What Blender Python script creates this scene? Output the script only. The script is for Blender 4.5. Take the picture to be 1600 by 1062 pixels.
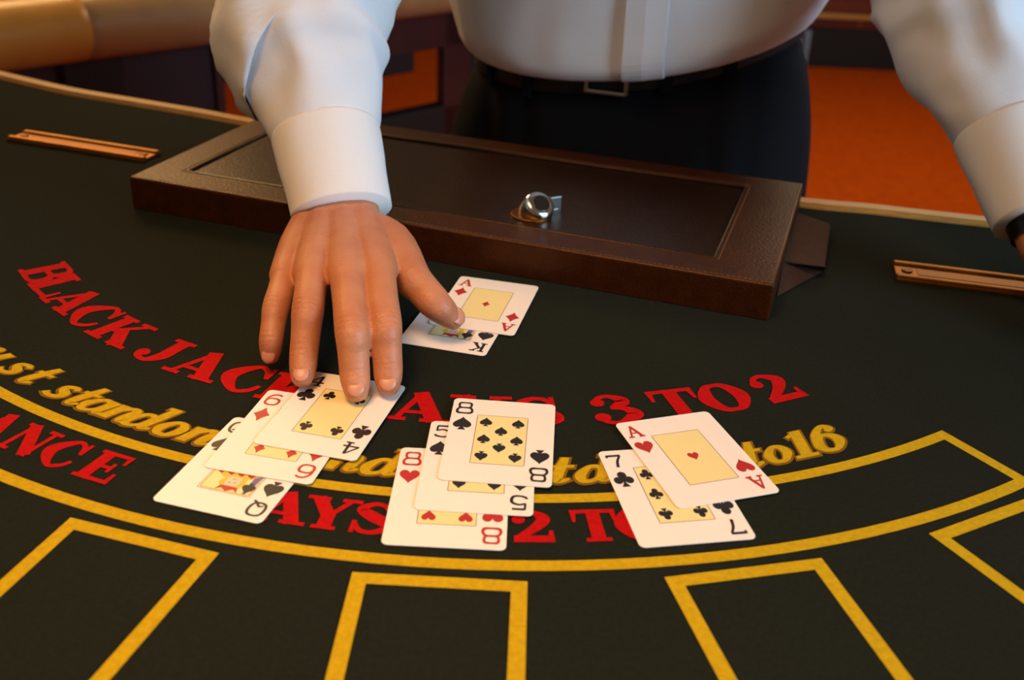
import bpy, bmesh, math, random
from mathutils import Vector, Matrix, noise
random.seed(4)
for o in list(bpy.data.objects): bpy.data.objects.remove(o)
SC = bpy.context.scene; COL = SC.collection
R = math.radians
# ------------------------------------------------------------------ camera, world, lights, exposure
# units are metres; the felt of the table is z = 0, the carpet is z = FLOOR
FLOOR = -0.92
F, PITCH, ROLL, CH = 1608.83, 0.477755, 0.049475, 0.33178
_fw = Vector((0, math.cos(PITCH), -math.sin(PITCH)))
_r0 = Vector((1, 0, 0)); _u0 = Vector((0, math.sin(PITCH), math.cos(PITCH)))
_r = _r0*math.cos(ROLL) + _u0*math.sin(ROLL); _u = -_r0*math.sin(ROLL) + _u0*math.cos(ROLL)
EYE = Vector((0, 0, CH))
cam = bpy.data.objects.new('camera', bpy.data.cameras.new('camera')); COL.objects.link(cam)
cam.matrix_world = Matrix(((_r.x, _u.x, -_fw.x, 0), (_r.y, _u.y, -_fw.y, 0), (_r.z, _u.z, -_fw.z, CH), (0, 0, 0, 1)))
cam.data.sensor_width = 36; cam.data.lens = 36*F/1600; cam.data.clip_start = 0.02; cam.data.clip_end = 60
cam.data.dof.use_dof = True; cam.data.dof.focus_distance = 0.66; cam.data.dof.aperture_fstop = 7.5
SC.camera = cam

def ray(px, py): return _fw + _r*((px-800)/F) - _u*((py-531)/F)
def at(px, py, z=0.0):                       # point seen at a pixel, at height z over the felt
    d = ray(px, py); return EYE + d*((z-CH)/d.z)
def aty(px, py, y):                          # point seen at a pixel, at distance y
    d = ray(px, py); return EYE + d*(y/d.y)

w = bpy.data.worlds.new('world'); SC.world = w; w.use_nodes = True
w.node_tree.nodes['Background'].inputs[0].default_value = (1.0, 0.72, 0.48, 1)
w.node_tree.nodes['Background'].inputs[1].default_value = 0.12
def area(name, loc, target, size, power, col, size_y=None, spread=180):
    l = bpy.data.lights.new(name, 'AREA'); l.energy = power; l.color = col; l.size = size; l.spread = R(spread)
    if size_y: l.shape = 'RECTANGLE'; l.size_y = size_y
    o = bpy.data.objects.new(name, l); COL.objects.link(o); o.location = loc
    o.rotation_euler = (Vector(target)-Vector(loc)).to_track_quat('-Z', 'Y').to_euler()
    return o
area('warm_table_lamp', (-0.30, 0.08, 1.30), (-0.08, 0.40, 0), 0.5, 2.1, (1.0, 0.55, 0.25), spread=58)
area('warm_ceiling_lamp', (-0.9, 0.3, 1.75), (-0.2, 0.8, 0), 0.9, 4.0, (1.0, 0.70, 0.42))
area('warm_back_lamp', (-1.25, 2.7, 1.35), (-0.5, 1.2, 0), 0.7, 24, (1.0, 0.60, 0.24))
area('cool_daylight', (2.0, -0.4, 0.85), (0.2, 1.0, 0.2), 1.2, 54, (0.53, 0.76, 1.0))
area('carpet_fill', (1.6, 3.6, 1.75), (1.2, 3.6, -0.9), 1.2, 32, (1.0, 0.78, 0.5))  # unseen fill light, added to brighten the orange carpet behind
vs = SC.view_settings
vs.view_transform = 'Standard'; vs.look = 'None'; vs.gamma = 1; vs.use_curve_mapping = False; vs.exposure = 0.0

# ------------------------------------------------------------------ materials
def lin(c): return tuple((v/255/12.92 if v <= 10 else ((v/255+0.055)/1.055)**2.4) for v in c)
def mat(name, c, rough=0.6, c2=None, scale=60, bump=0.0, bscale=200, metal=0.0, spec=0.5, sheen=0.0, stretch=None, sss=0.0, det=4, coat=0.0, tint=None):
    m = bpy.data.materials.new(name); m.use_nodes = True
    nt = m.node_tree; b = nt.nodes['Principled BSDF']
    b.inputs['Base Color'].default_value = (*lin(c), 1); b.inputs['Roughness'].default_value = rough
    b.inputs['Metallic'].default_value = metal; b.inputs['Specular IOR Level'].default_value = spec
    b.inputs['Sheen Weight'].default_value = sheen; b.inputs['Coat Weight'].default_value = coat
    if tint: b.inputs['Specular Tint'].default_value = (*tint, 1)
    if sss: 
        b.inputs['Subsurface Weight'].default_value = sss; b.inputs['Subsurface Radius'].default_value = (0.008, 0.003, 0.0015)
        b.inputs['Subsurface Scale'].default_value = 1.0
    if c2 or bump:
        tc = nt.nodes.new('ShaderNodeTexCoord'); mp = nt.nodes.new('ShaderNodeMapping')
        nt.links.new(tc.outputs['Object'], mp.inputs['Vector'])
        if stretch: mp.inputs['Scale'].default_value = stretch
    if c2:
        n = nt.nodes.new('ShaderNodeTexNoise'); n.inputs['Scale'].default_value = scale; n.inputs['Detail'].default_value = det
        rp = nt.nodes.new('ShaderNodeValToRGB')
        rp.color_ramp.elements[0].position = 0.35; rp.color_ramp.elements[1].position = 0.65
        rp.color_ramp.elements[0].color = (*lin(c), 1); rp.color_ramp.elements[1].color = (*lin(c2), 1)
        nt.links.new(mp.outputs[0], n.inputs['Vector']); nt.links.new(n.outputs['Fac'], rp.inputs[0]); nt.links.new(rp.outputs[0], b.inputs['Base Color'])
    if bump:
        n = nt.nodes.new('ShaderNodeTexNoise'); n.inputs['Scale'].default_value = bscale; n.inputs['Detail'].default_value = 3
        bp = nt.nodes.new('ShaderNodeBump'); bp.inputs['Strength'].default_value = bump; bp.inputs['Distance'].default_value = 0.001
        nt.links.new(mp.outputs[0], n.inputs['Vector']); nt.links.new(n.outputs['Fac'], bp.inputs['Height']); nt.links.new(bp.outputs[0], b.inputs['Normal'])
    return m
M = dict(
 felt=mat('green_felt', (28, 31, 23), 0.95, (33, 36, 27), 350, 0.5, 900, spec=0.08),
 red=mat('red_print', (190, 10, 8), 0.9, (172, 6, 6), 300, 0.4, 900, spec=0.15),
 yellow=mat('yellow_print', (204, 168, 16), 0.9, (190, 154, 12), 300, 0.4, 900, spec=0.15),
 gold=mat('dark_gold_print', (128, 90, 14), 0.9, bump=0.4, bscale=900, spec=0.15),
 oak=mat('pale_wood', (198, 142, 70), 0.4, (180, 124, 56), 30, stretch=(1, 8, 8)),
 rail=mat('tan_vinyl', (176, 136, 88), 0.42, (164, 124, 80), 14, 0.15, 300),
 rail2=mat('gold_vinyl', (206, 150, 66), 0.36, (196, 140, 58), 14, 0.15, 300),
 brass=mat('brass', (160, 104, 36), 0.5, metal=1.0, c2=(142, 90, 28), scale=40),
 brassd=mat('dark_brass', (120, 74, 22), 0.45, metal=1.0),
 leather=mat('brown_leather', (60, 28, 9), 0.38, (50, 22, 7), 90, 0.4, 420, spec=0.3, tint=(1.0, 0.62, 0.36)),
 leatherp=mat('dark_brown_leather', (36, 18, 8), 0.3, (30, 14, 6), 90, 0.3, 420, spec=0.35, tint=(1.0, 0.68, 0.42)),
 leatherw=mat('rough_brown_leather', (62, 32, 14), 0.75, (52, 26, 11), 90, 0.6, 420, spec=0.25),
 stitch=mat('stitching', (112, 68, 36), 0.7),
 chrome=mat('chrome', (205, 205, 200), 0.16, metal=1.0),
 steel=mat('dark_steel', (90, 88, 84), 0.3, metal=1.0),
 card=mat('card_stock', (250, 240, 226), 0.42, spec=0.45),
 panel=mat('card_panel', (246, 228, 158), 0.42, spec=0.45),
 cblack=mat('card_black_ink', (34, 28, 26), 0.45),
 cred=mat('card_red_ink', (186, 40, 34), 0.45),
 cline=mat('card_line_ink', (110, 84, 104), 0.45),
 cblue=mat('card_blue_ink', (104, 96, 158), 0.45),
 cyel=mat('card_yellow_ink', (232, 190, 48), 0.45),
 cface=mat('card_face_ink', (240, 208, 180), 0.45),
 skin=mat('skin', (198, 132, 92), 0.5, (188, 118, 80), 40, 0.35, 500, sss=0.12),
 nail=mat('fingernail', (208, 142, 110), 0.36, spec=0.5),
 hair=mat('dark_hair', (40, 30, 24), 0.6, (28, 20, 16), 60, stretch=(1, 1, 0.2)),
 shirt=mat('white_cotton', (224, 226, 228), 0.85, bump=0.25, bscale=1400, sheen=0.1),
 cuff=mat('white_cuff', (230, 229, 226), 0.85, bump=0.25, bscale=1400, sheen=0.1),
 button=mat('pearl_button', (214, 210, 200), 0.25),
 trousers=mat('black_wool', (17, 19, 23), 0.9, (14, 16, 19), 500, 0.4, 900, spec=0.15),
 belt=mat('black_leather', (17, 16, 16), 0.6, bump=0.3, bscale=500),
 shoe=mat('black_shoe', (18, 17, 16), 0.25),
 eye=mat('eye_white', (235, 232, 226), 0.2), iris=mat('eye_iris', (60, 42, 28), 0.2),
 carpet=mat('orange_carpet', (196, 80, 10), 0.97, (184, 70, 8), 30, 0.7, 300, spec=0.03),
 maroon=mat('maroon_panel', (66, 24, 20), 0.5, (54, 18, 18), 12),
 plum=mat('plum_panel', (46, 26, 34), 0.6, (38, 22, 28), 10),
 black=mat('black_panel', (14, 12, 12), 0.6),
 mahog=mat('mahogany', (122, 50, 18), 0.4, (98, 38, 14), 8, stretch=(0.4, 4, 4)),
 bluegrey=mat('blue_grey_metal', (132, 158, 178), 0.45, metal=0.2),
 wallm=mat('wall_paint', (92, 54, 34), 0.9, (84, 48, 30), 5),
 ceil=mat('ceiling_paint', (150, 126, 100), 0.9, (144, 120, 96), 5),
 watch=mat('dark_watch', (30, 30, 32), 0.3, metal=0.6),
)

# ------------------------------------------------------------------ mesh helpers
def link(name, bm, m, parent=None, smooth=False):
    me = bpy.data.meshes.new(name)
    bm.normal_update(); bm.to_mesh(me); bm.free()
    o = bpy.data.objects.new(name, me); COL.objects.link(o)
    for x in (m if isinstance(m, (list, tuple)) else [m]): me.materials.append(x)
    if smooth: 
        for p in me.polygons: p.use_smooth = True
    if parent: o.parent = parent
    return o
def thing(name, label, cat, loc=(0, 0, 0), rz=0, group=None):
    o = bpy.data.objects.new(name, None); COL.objects.link(o); o.location = loc; o.rotation_euler = (0, 0, rz)
    o.empty_display_size = 0.05
    tag(o, label, cat, group); return o
def tag(o, label, cat=None, group=None):
    o['label'] = label
    if cat: o['category'] = cat
    if group: o['group'] = group
    return o
def box(bm, c, s, rz=0.0, bev=0.0, mi=0):
    t = bmesh.new(); bmesh.ops.create_cube(t, size=1)
    bmesh.ops.scale(t, vec=s, verts=t.verts)
    if bev: bmesh.ops.bevel(t, geom=t.edges[:], offset=bev, segments=2, affect='EDGES', profile=0.5)
    bmesh.ops.rotate(t, cent=(0, 0, 0), matrix=Matrix.Rotation(rz, 3, 'Z'), verts=t.verts)
    bmesh.ops.translate(t, vec=c, verts=t.verts); merge(bm, t, mi)
def merge(bm, t, mi=0):
    mp = {}
    for v in t.verts: mp[v] = bm.verts.new(v.co)
    for f in t.faces:
        try: g = bm.faces.new([mp[v] for v in f.verts]); g.material_index = mi; g.smooth = f.smooth
        except ValueError: pass
    t.free()
def prism(bm, pts, z0, z1, mi=0):            # polygon (ccw, xy) pulled from z0 to z1
    a = [bm.verts.new((p[0], p[1], z0)) for p in pts]; b = [bm.verts.new((p[0], p[1], z1)) for p in pts]
    n = len(pts); fs = [bm.faces.new(b), bm.faces.new(a[::-1])]
    for i in range(n): fs.append(bm.faces.new((a[i], a[(i+1) % n], b[(i+1) % n], b[i])))
    for f in fs: f.material_index = mi
    return a, b
def catmull(P, n=6):
    """P: list of tuples of any length; smooth interpolation."""
    out = []
    for i in range(len(P)-1):
        p0 = P[max(i-1, 0)]; p1 = P[i]; p2 = P[i+1]; p3 = P[min(i+2, len(P)-1)]
        for k in range(n):
            t = k/n
            out.append(tuple(0.5*(2*b + (c-a)*t + (2*a-5*b+4*c-d)*t*t + (3*b-a-3*c+d)*t**3) for a, b, c, d in zip(p0, p1, p2, p3)))
    out.append(tuple(P[-1])); return out
def tube(bm, P, seg=16, n=5, up=(0, 0, 1), cap=True, disp=None, mi=0, smooth=True):
    """P rows: x, y, z, r_side, r_up.  Rings are ellipses; up fixes their roll; disp(p, t, th) adds to the radius."""
    C = catmull([tuple(p) for p in P], n) if n > 1 else P
    C = [(Vector(c[:3]), c[3], c[4] if len(c) > 4 else c[3]) for c in C]
    rings = []
    N = len(C); up = Vector(up)
    def frame(i):
        t = (C[min(i+1, N-1)][0] - C[max(i-1, 0)][0]).normalized()
        s = t.cross(up); s = s.normalized() if s.length > 1e-6 else Vector((1, 0, 0))
        return t, s, s.cross(t).normalized()
    def ring(c, s, u, a, b, i):
        vs_ = []
        for k in range(seg):
            th = 2*math.pi*k/seg; d = s*math.cos(th)*a + u*math.sin(th)*b; p = c + d
            if disp: p = p + d.normalized()*disp(p, i/(N-1), th)
            vs_.append(bm.verts.new(p))
        return vs_
    if cap:
        t, s, u = frame(0); c, a, b = C[0]
        for q in (0.95, 0.8, 0.5): rings.append(ring(c - t*min(a, b)*q, s, u, a*math.sqrt(1-q*q), b*math.sqrt(1-q*q), 0))
    for i, (c, a, b) in enumerate(C):
        t, s, u = frame(i); rings.append(ring(c, s, u, a, b, i))
    if cap:
        t, s, u = frame(N-1); c, a, b = C[-1]
        for q in (0.5, 0.8, 0.95): rings.append(ring(c + t*min(a, b)*q, s, u, a*math.sqrt(1-q*q), b*math.sqrt(1-q*q), N-1))
    fs = []
    for A, B in zip(rings, rings[1:]):
        for k in range(seg): fs.append(bm.faces.new((A[k], A[(k+1) % seg], B[(k+1) % seg], B[k])))
    if cap: fs.append(bm.faces.new(rings[0][::-1])); fs.append(bm.faces.new(rings[-1]))
    for f in fs: f.smooth = smooth; f.material_index = mi
    return rings
def ell(bm, c, s, seg=16, rot=None, mi=0):
    t = bmesh.new(); bmesh.ops.create_uvsphere(t, u_segments=seg, v_segments=max(6, seg//2), radius=1)
    bmesh.ops.scale(t, vec=s, verts=t.verts)
    if rot: bmesh.ops.rotate(t, cent=(0, 0, 0), matrix=rot, verts=t.verts)
    for f in t.faces: f.smooth = True
    bmesh.ops.translate(t, vec=c, verts=t.verts); merge(bm, t, mi)
def cyl(bm, c, r, h, axis=(0, 0, 1), seg=24, bev=0.0, mi=0):
    t = bmesh.new(); bmesh.ops.create_cone(t, cap_ends=True, segments=seg, radius1=r, radius2=r, depth=h)
    if bev: bmesh.ops.bevel(t, geom=[e for e in t.edges if abs(e.verts[0].co.z-e.verts[1].co.z) < 1e-6], offset=bev, segments=3, affect='EDGES', profile=0.5)
    bmesh.ops.rotate(t, cent=(0, 0, 0), matrix=Vector(axis).to_track_quat('Z', 'Y').to_matrix(), verts=t.verts)
    bmesh.ops.translate(t, vec=c, verts=t.verts); merge(bm, t, mi)
def remesh(bm, voxel, smooth_iter):
    """one continuous skin over everything in bm"""
    o = link('tmp', bm, M['skin']); 
    m = o.modifiers.new('r', 'REMESH'); m.mode = 'VOXEL'; m.voxel_size = voxel
    s = o.modifiers.new('s', 'SMOOTH'); s.factor = 0.5; s.iterations = smooth_iter
    dg = bpy.context.evaluated_depsgraph_get(); dg.update()
    me = bpy.data.meshes.new_from_object(o.evaluated_get(dg))
    out = bmesh.new(); out.from_mesh(me); bpy.data.objects.remove(o); bpy.data.meshes.remove(me)
    for f in out.faces: f.smooth = True
    return out

# ------------------------------------------------------------------ the room
def struct(name, bm, m): 
    o = link(name, bm, m); o['kind'] = 'structure'; return o
bm = bmesh.new(); box(bm, (0, 3.5, FLOOR-0.05), (12, 13, 0.1)); struct('floor', bm, M['carpet'])
bm = bmesh.new(); box(bm, (0, 9.55, 0.6), (12, 0.1, 3.04)); struct('wall_back', bm, M['wallm'])

# ------------------------------------------------------------------ the blackjack table
CEN = Vector((-0.025, 0.985)); AX = R(-17.2)          # centre of the printed arcs, and the way the dealer faces
def pol(a, r): a = R(a); return Vector((CEN.x + r*math.sin(a), CEN.y - r*math.cos(a)))
table = thing('blackjack_table', 'dark green felt blackjack table printed with red and yellow lettering', 'gaming table', (CEN.x, CEN.y, FLOOR))
INV = Matrix.Translation((-CEN.x, -CEN.y, -FLOOR))
def tpart(name, bm, m, parent=None, smooth=False):
    bmesh.ops.transform(bm, matrix=INV, verts=bm.verts); return link(name, bm, m, parent or table, smooth)
BACK = [(-0.735, 1.322), (-0.655, 1.2775), (-0.553, 1.2236), (-0.464, 1.1898), (-0.379, 1.1577), (-0.309, 1.1276), (-0.15, 1.068), (0.0, 1.018), (0.13, 0.983), (0.2757, 0.9477), (0.3315, 0.9404), (0.389, 0.929), (0.4467, 0.918), (0.60, 0.888), (0.745, 0.862)]
RT = 0.78
arc_pts = []
a1 = math.degrees(math.atan2(0.745-CEN.x, -(0.862-CEN.y))); a0 = math.degrees(math.atan2(-0.735-CEN.x, -(1.322-CEN.y)))
for k in range(65):
    p = pol(a0 + (a1-a0)*k/64, RT); arc_pts.append((p.x, p.y))
outline = arc_pts + BACK[::-1][1:-1]
bm = bmesh.new(); prism(bm, outline, -0.02, 0); tpart('felt_top', bm, M['felt'])
bm = bmesh.new(); prism(bm, [(CEN.x+(x-CEN.x)*0.96, CEN.y+(y-CEN.y)*0.96) for x, y in outline], -0.16, -0.02); tpart('apron', bm, M['mahog'])
# raised wooden strip along the dealer's edge
def ribbon(bm, pts, off0, off1, z0, z1):
    n = len(pts); L = []
    for i, p in enumerate(pts):
        a = Vector(pts[max(i-1, 0)]); b = Vector(pts[min(i+1, n-1)]); t = (b-a).normalized(); nn = Vector((-t.y, t.x))
        L.append((Vector(p)+nn*off0, Vector(p)+nn*off1))
    V = [[bm.verts.new((q[0].x, q[0].y, z0)), bm.verts.new((q[0].x, q[0].y, z1)), bm.verts.new((q[1].x, q[1].y, z1)), bm.verts.new((q[1].x, q[1].y, z0))] for q in L]
    for A, B in zip(V, V[1:]):
        for k in range(4): bm.faces.new((A[k], B[k], B[(k+1) % 4], A[(k+1) % 4]))
    bm.faces.new(V[0]); bm.faces.new(V[-1][::-1])
back_s = catmull(BACK, 4)
bm = bmesh.new(); ribbon(bm, back_s, 0.0, 0.020, -0.03, 0.005)
bmesh.ops.recalc_face_normals(bm, faces=bm.faces)
bmesh.ops.bevel(bm, geom=[e for e in bm.edges if e.verts[0].co.z > 0 and e.verts[1].co.z > 0 and len(e.link_faces) == 2 and e.calc_face_angle() > 0.5], offset=0.003, segments=2, affect='EDGES')
tag(tpart('wood_edge', bm, M['oak']), 'pale varnished wood strip along the edge of the felt')
# padded rail on the players' side and the pedestal below
bm = bmesh.new(); tube(bm, [(*pol(a0+(a1-a0)*k/24, RT+0.052), -0.005, 0.055, 0.032) for k in range(25)], 20, 3); tpart('padded_rail', bm, M['rail'])
bm = bmesh.new(); box(bm, (-0.17, 0.62, -0.50), (0.62, 0.34, 0.70), AX, 0.01); box(bm, (-0.17, 0.62, -0.88), (0.78, 0.5, 0.08), AX, 0.01); tpart('pedestal', bm, M['mahog'])

def flat_stroke(bm, pts, z, xf, extra=0.0, curve=True, closed=False, n=6):
    P = [tuple(p) for p in pts]
    if closed: 
        P = P + [P[0]]; Q = catmull([P[-2]]+P+[P[1]], n)[n:-n] if len(P) > 3 else P
    else: Q = catmull(P, n) if curve and len(P) > 2 else P
    N = len(Q); L = []; Rr = []
    for i, q in enumerate(Q):
        if closed and i in (0, N-1): a, b = Q[N-2], Q[1]
        else: a = Q[max(i-1, 0)]; b = Q[min(i+1, N-1)]
        tx, ty = b[0]-a[0], b[1]-a[1]; l = math.hypot(tx, ty) or 1; nx, ny = -ty/l, tx/l
        ex = extra if not closed else 0
        ox = oy = 0
        if extra and not closed and i in (0, N-1): s = -1 if i == 0 else 1; ox, oy = s*tx/l*extra, s*ty/l*extra
        h = q[2]/2 + extra
        L.append(xf(q[0]+ox+nx*h, q[1]+oy+ny*h)); Rr.append(xf(q[0]+ox-nx*h, q[1]+oy-ny*h))
    A = [bm.verts.new((p[0], p[1], z)) for p in L]; B = [bm.verts.new((p[0], p[1], z)) for p in Rr]
    for i in range(N-1):
        try: bm.faces.new((B[i], B[i+1], A[i+1], A[i]))
        except ValueError: pass
def arcline(bm, r, a_0, a_1, wd, z, n=60):
    def v(a, rr): p = pol(a, rr); return bm.verts.new((p.x, p.y, z))
    A = [v(a_0+(a_1-a_0)*k/n, r-wd/2) for k in range(n+1)]; B = [v(a_0+(a_1-a_0)*k/n, r+wd/2) for k in range(n+1)]
    for k in range(n): bm.faces.new((B[k], B[k+1], A[k+1], A[k]))
def up_normals(bm):
    bm.normal_update()
    for f in bm.faces:
        if f.normal.z < 0: f.normal_flip()
ident = lambda x, y: (x, y)
LW = 0.0078; ZP = 0.0002
bm = bmesh.new()
A1, A0 = 33.5, -67.8
arcline(bm, 0.5310, A0, A1, LW, ZP); arcline(bm, 0.5865, A0, A1, LW, ZP)
for a in (A0, A1):
    p, q = pol(a, 0.5310-LW/2), pol(a, 0.5865+LW/2)
    flat_stroke(bm, [(p.x, p.y, LW), (q.x, q.y, LW)], ZP+0.00003, ident)
tag(tpart('insurance_band', bm, M['yellow']), 'long yellow outlined arc printed on the felt')
for a in (-29.6, -15.0, -0.4, 14.2, 28.8):
    bm = bmesh.new(); hw = 0.0385; r0, r1 = 0.6005, 0.725
    c = R(a); ux, uy = math.cos(c), math.sin(c); vx, vy = math.sin(c), -math.cos(c)
    xf = lambda x, y: (CEN.x+ux*x+vx*y, CEN.y+uy*x+vy*y)
    for p, q in (((-hw-LW/2, r0), (hw+LW/2, r0)), ((hw, r0), (hw, r1)), ((hw+LW/2, r1), (-hw-LW/2, r1)), ((-hw, r1), (-hw, r0))):
        ZP += 0.00002; flat_stroke(bm, [(p[0], p[1], LW), (q[0], q[1], LW)], ZP, xf)
    ZP = 0.0002; up_normals(bm)
    tpart('betting_box', bm, M['yellow'])

# printed letters: strokes (x, y, width) in a cell one unit high, bent round the arc
def sl(x0, x1, y, h=0.11): return ('l', [(x0, y, h), (x1, y, h)])
def st(x, y0=0, y1=1, wd=0.27): return ('l', [(x, y0, wd), (x, y1, wd)])
SER = [sl(0, .44, .05), sl(0, .44, .95)]
RED = {
 'B': [st(.22)]+SER+[('c', [(.22, .945, .11), (.58, .945, .12), (.73, .74, .27), (.58, .53, .12), (.3, .52, .11)]), ('c', [(.3, .52, .11), (.62, .52, .12), (.80, .28, .29), (.62, .055, .12), (.2, .055, .11)])],
 'L': [st(.22)]+SER+[sl(.2, .84, .055), ('l', [(.79, .0, .13), (.80, .40, .07)])],
 'A': [('l', [(.16, .03, .10), (.47, .98, .13)]), ('l', [(.44, 1.0, .28), (.80, .02, .28)]), sl(.24, .68, .30, .10), sl(-.02, .33, .05), sl(.55, 1.04, .05)],
 'C': [('c', [(.80, .64, .10), (.70, .88, .12), (.47, .95, .13), (.17, .5, .31), (.47, .05, .13), (.72, .12, .12), (.84, .34, .09)]), ('l', [(.81, .60, .09), (.81, 1.0, .09)])],
 'K': [st(.22)]+SER+[('l', [(.34, .40, .11), (.80, .95, .12)]), ('l', [(.46, .58, .27), (.86, .03, .29)]), sl(.58, .98, .95), sl(.62, 1.08, .05)],
 'J': [('c', [(.55, 1.0, .27), (.55, .6, .27), (.54, .3, .26), (.38, .05, .13), (.16, .10, .13), (.10, .25, .16)]), ('d', (.16, .25, .13)), sl(.30, .80, .95)],
 'P': [st(.22)]+SER+[('c', [(.22, .945, .11), (.60, .945, .12), (.78, .70, .29), (.60, .45, .12), (.3, .44, .11)])],
 'Y': [('l', [(.18, .98, .27), (.50, .44, .27)]), ('l', [(.86, .98, .11), (.54, .44, .12)]), st(.51, 0, .5), sl(-.04, .42, .95), sl(.66, 1.06, .95), sl(.28, .74, .05)],
 'S': [('c', [(.74, .70, .10), (.62, .90, .12), (.40, .945, .13), (.18, .76, .21), (.42, .55, .29), (.70, .38, .27), (.76, .22, .21), (.50, .055, .13), (.26, .09, .12), (.12, .32, .09)]), ('l', [(.74, .64, .09), (.74, 1.0, .09)]), ('l', [(.12, .0, .09), (.12, .38, .09)])],
 '3': [('c', [(.16, .76, .14), (.26, .92, .12), (.46, .945, .13), (.66, .75, .26), (.40, .54, .11)]), ('c', [(.38, .55, .11), (.62, .50, .16), (.75, .28, .29), (.46, .055, .13), (.24, .09, .12), (.14, .26, .14)]), ('d', (.19, .74, .13)), ('d', (.18, .24, .14))],
 'T': [st(.46), sl(.02, .90, .945, .12), ('l', [(.06, .62, .06), (.07, 1.0, .13)]), ('l', [(.86, .62, .06), (.85, 1.0, .13)]), sl(.22, .70, .05)],
 'O': [('o', [(.13+.0, .5, .30), (.27, .87, .18), (.46, .94, .12), (.65, .87, .18), (.79, .5, .30), (.65, .13, .18), (.46, .06, .12), (.27, .13, .18)])],
 '2': [('c', [(.17, .70, .14), (.26, .90, .12), (.46, .945, .13), (.68, .74, .27), (.52, .46, .22), (.16, .12, .14)]), ('d', (.20, .70, .13)), ('l', [(.10, .10, .20), (.78, .10, .20)]), ('l', [(.78, .0, .14), (.80, .36, .07)])],
 'I': [st(.25), sl(0, .5, .05), sl(0, .5, .95)],
 'N': [st(.16, 0, 1, .11), st(.80, 0, 1, .11), ('l', [(.16, .98, .28), (.80, .04, .28)]), sl(-.02, .34, .05), sl(-.02, .30, .95), sl(.62, .98, .95)],
 'U': [('c', [(.2, 1, .27), (.2, .5, .27), (.24, .22, .24), (.48, .05, .13), (.70, .22, .12), (.74, .6, .11), (.74, 1, .11)]), sl(-.02, .42, .95), sl(.58, .92, .95)],
 'R': [st(.22)]+SER+[('c', [(.22, .945, .11), (.58, .945, .12), (.74, .73, .28), (.56, .50, .12), (.3, .49, .11)]), ('c', [(.5, .5, .2), (.68, .3, .27), (.80, .06, .2), (.98, .06, .1)])],
 'E': [st(.22)]+SER+[sl(.2, .80, .055), sl(.2, .76, .945), sl(.3, .58, .50, .10), ('l', [(.77, 0, .13), (.78, .36, .07)]), ('l', [(.73, 1, .13), (.74, .68, .07)]), ('l', [(.57, .34, .08), (.57, .66, .08)])],
 '1': [st(.3), sl(.02, .58, .05), ('l', [(.08, .78, .1), (.3, .95, .14)])],
}
T, t_ = .21, .11
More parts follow.
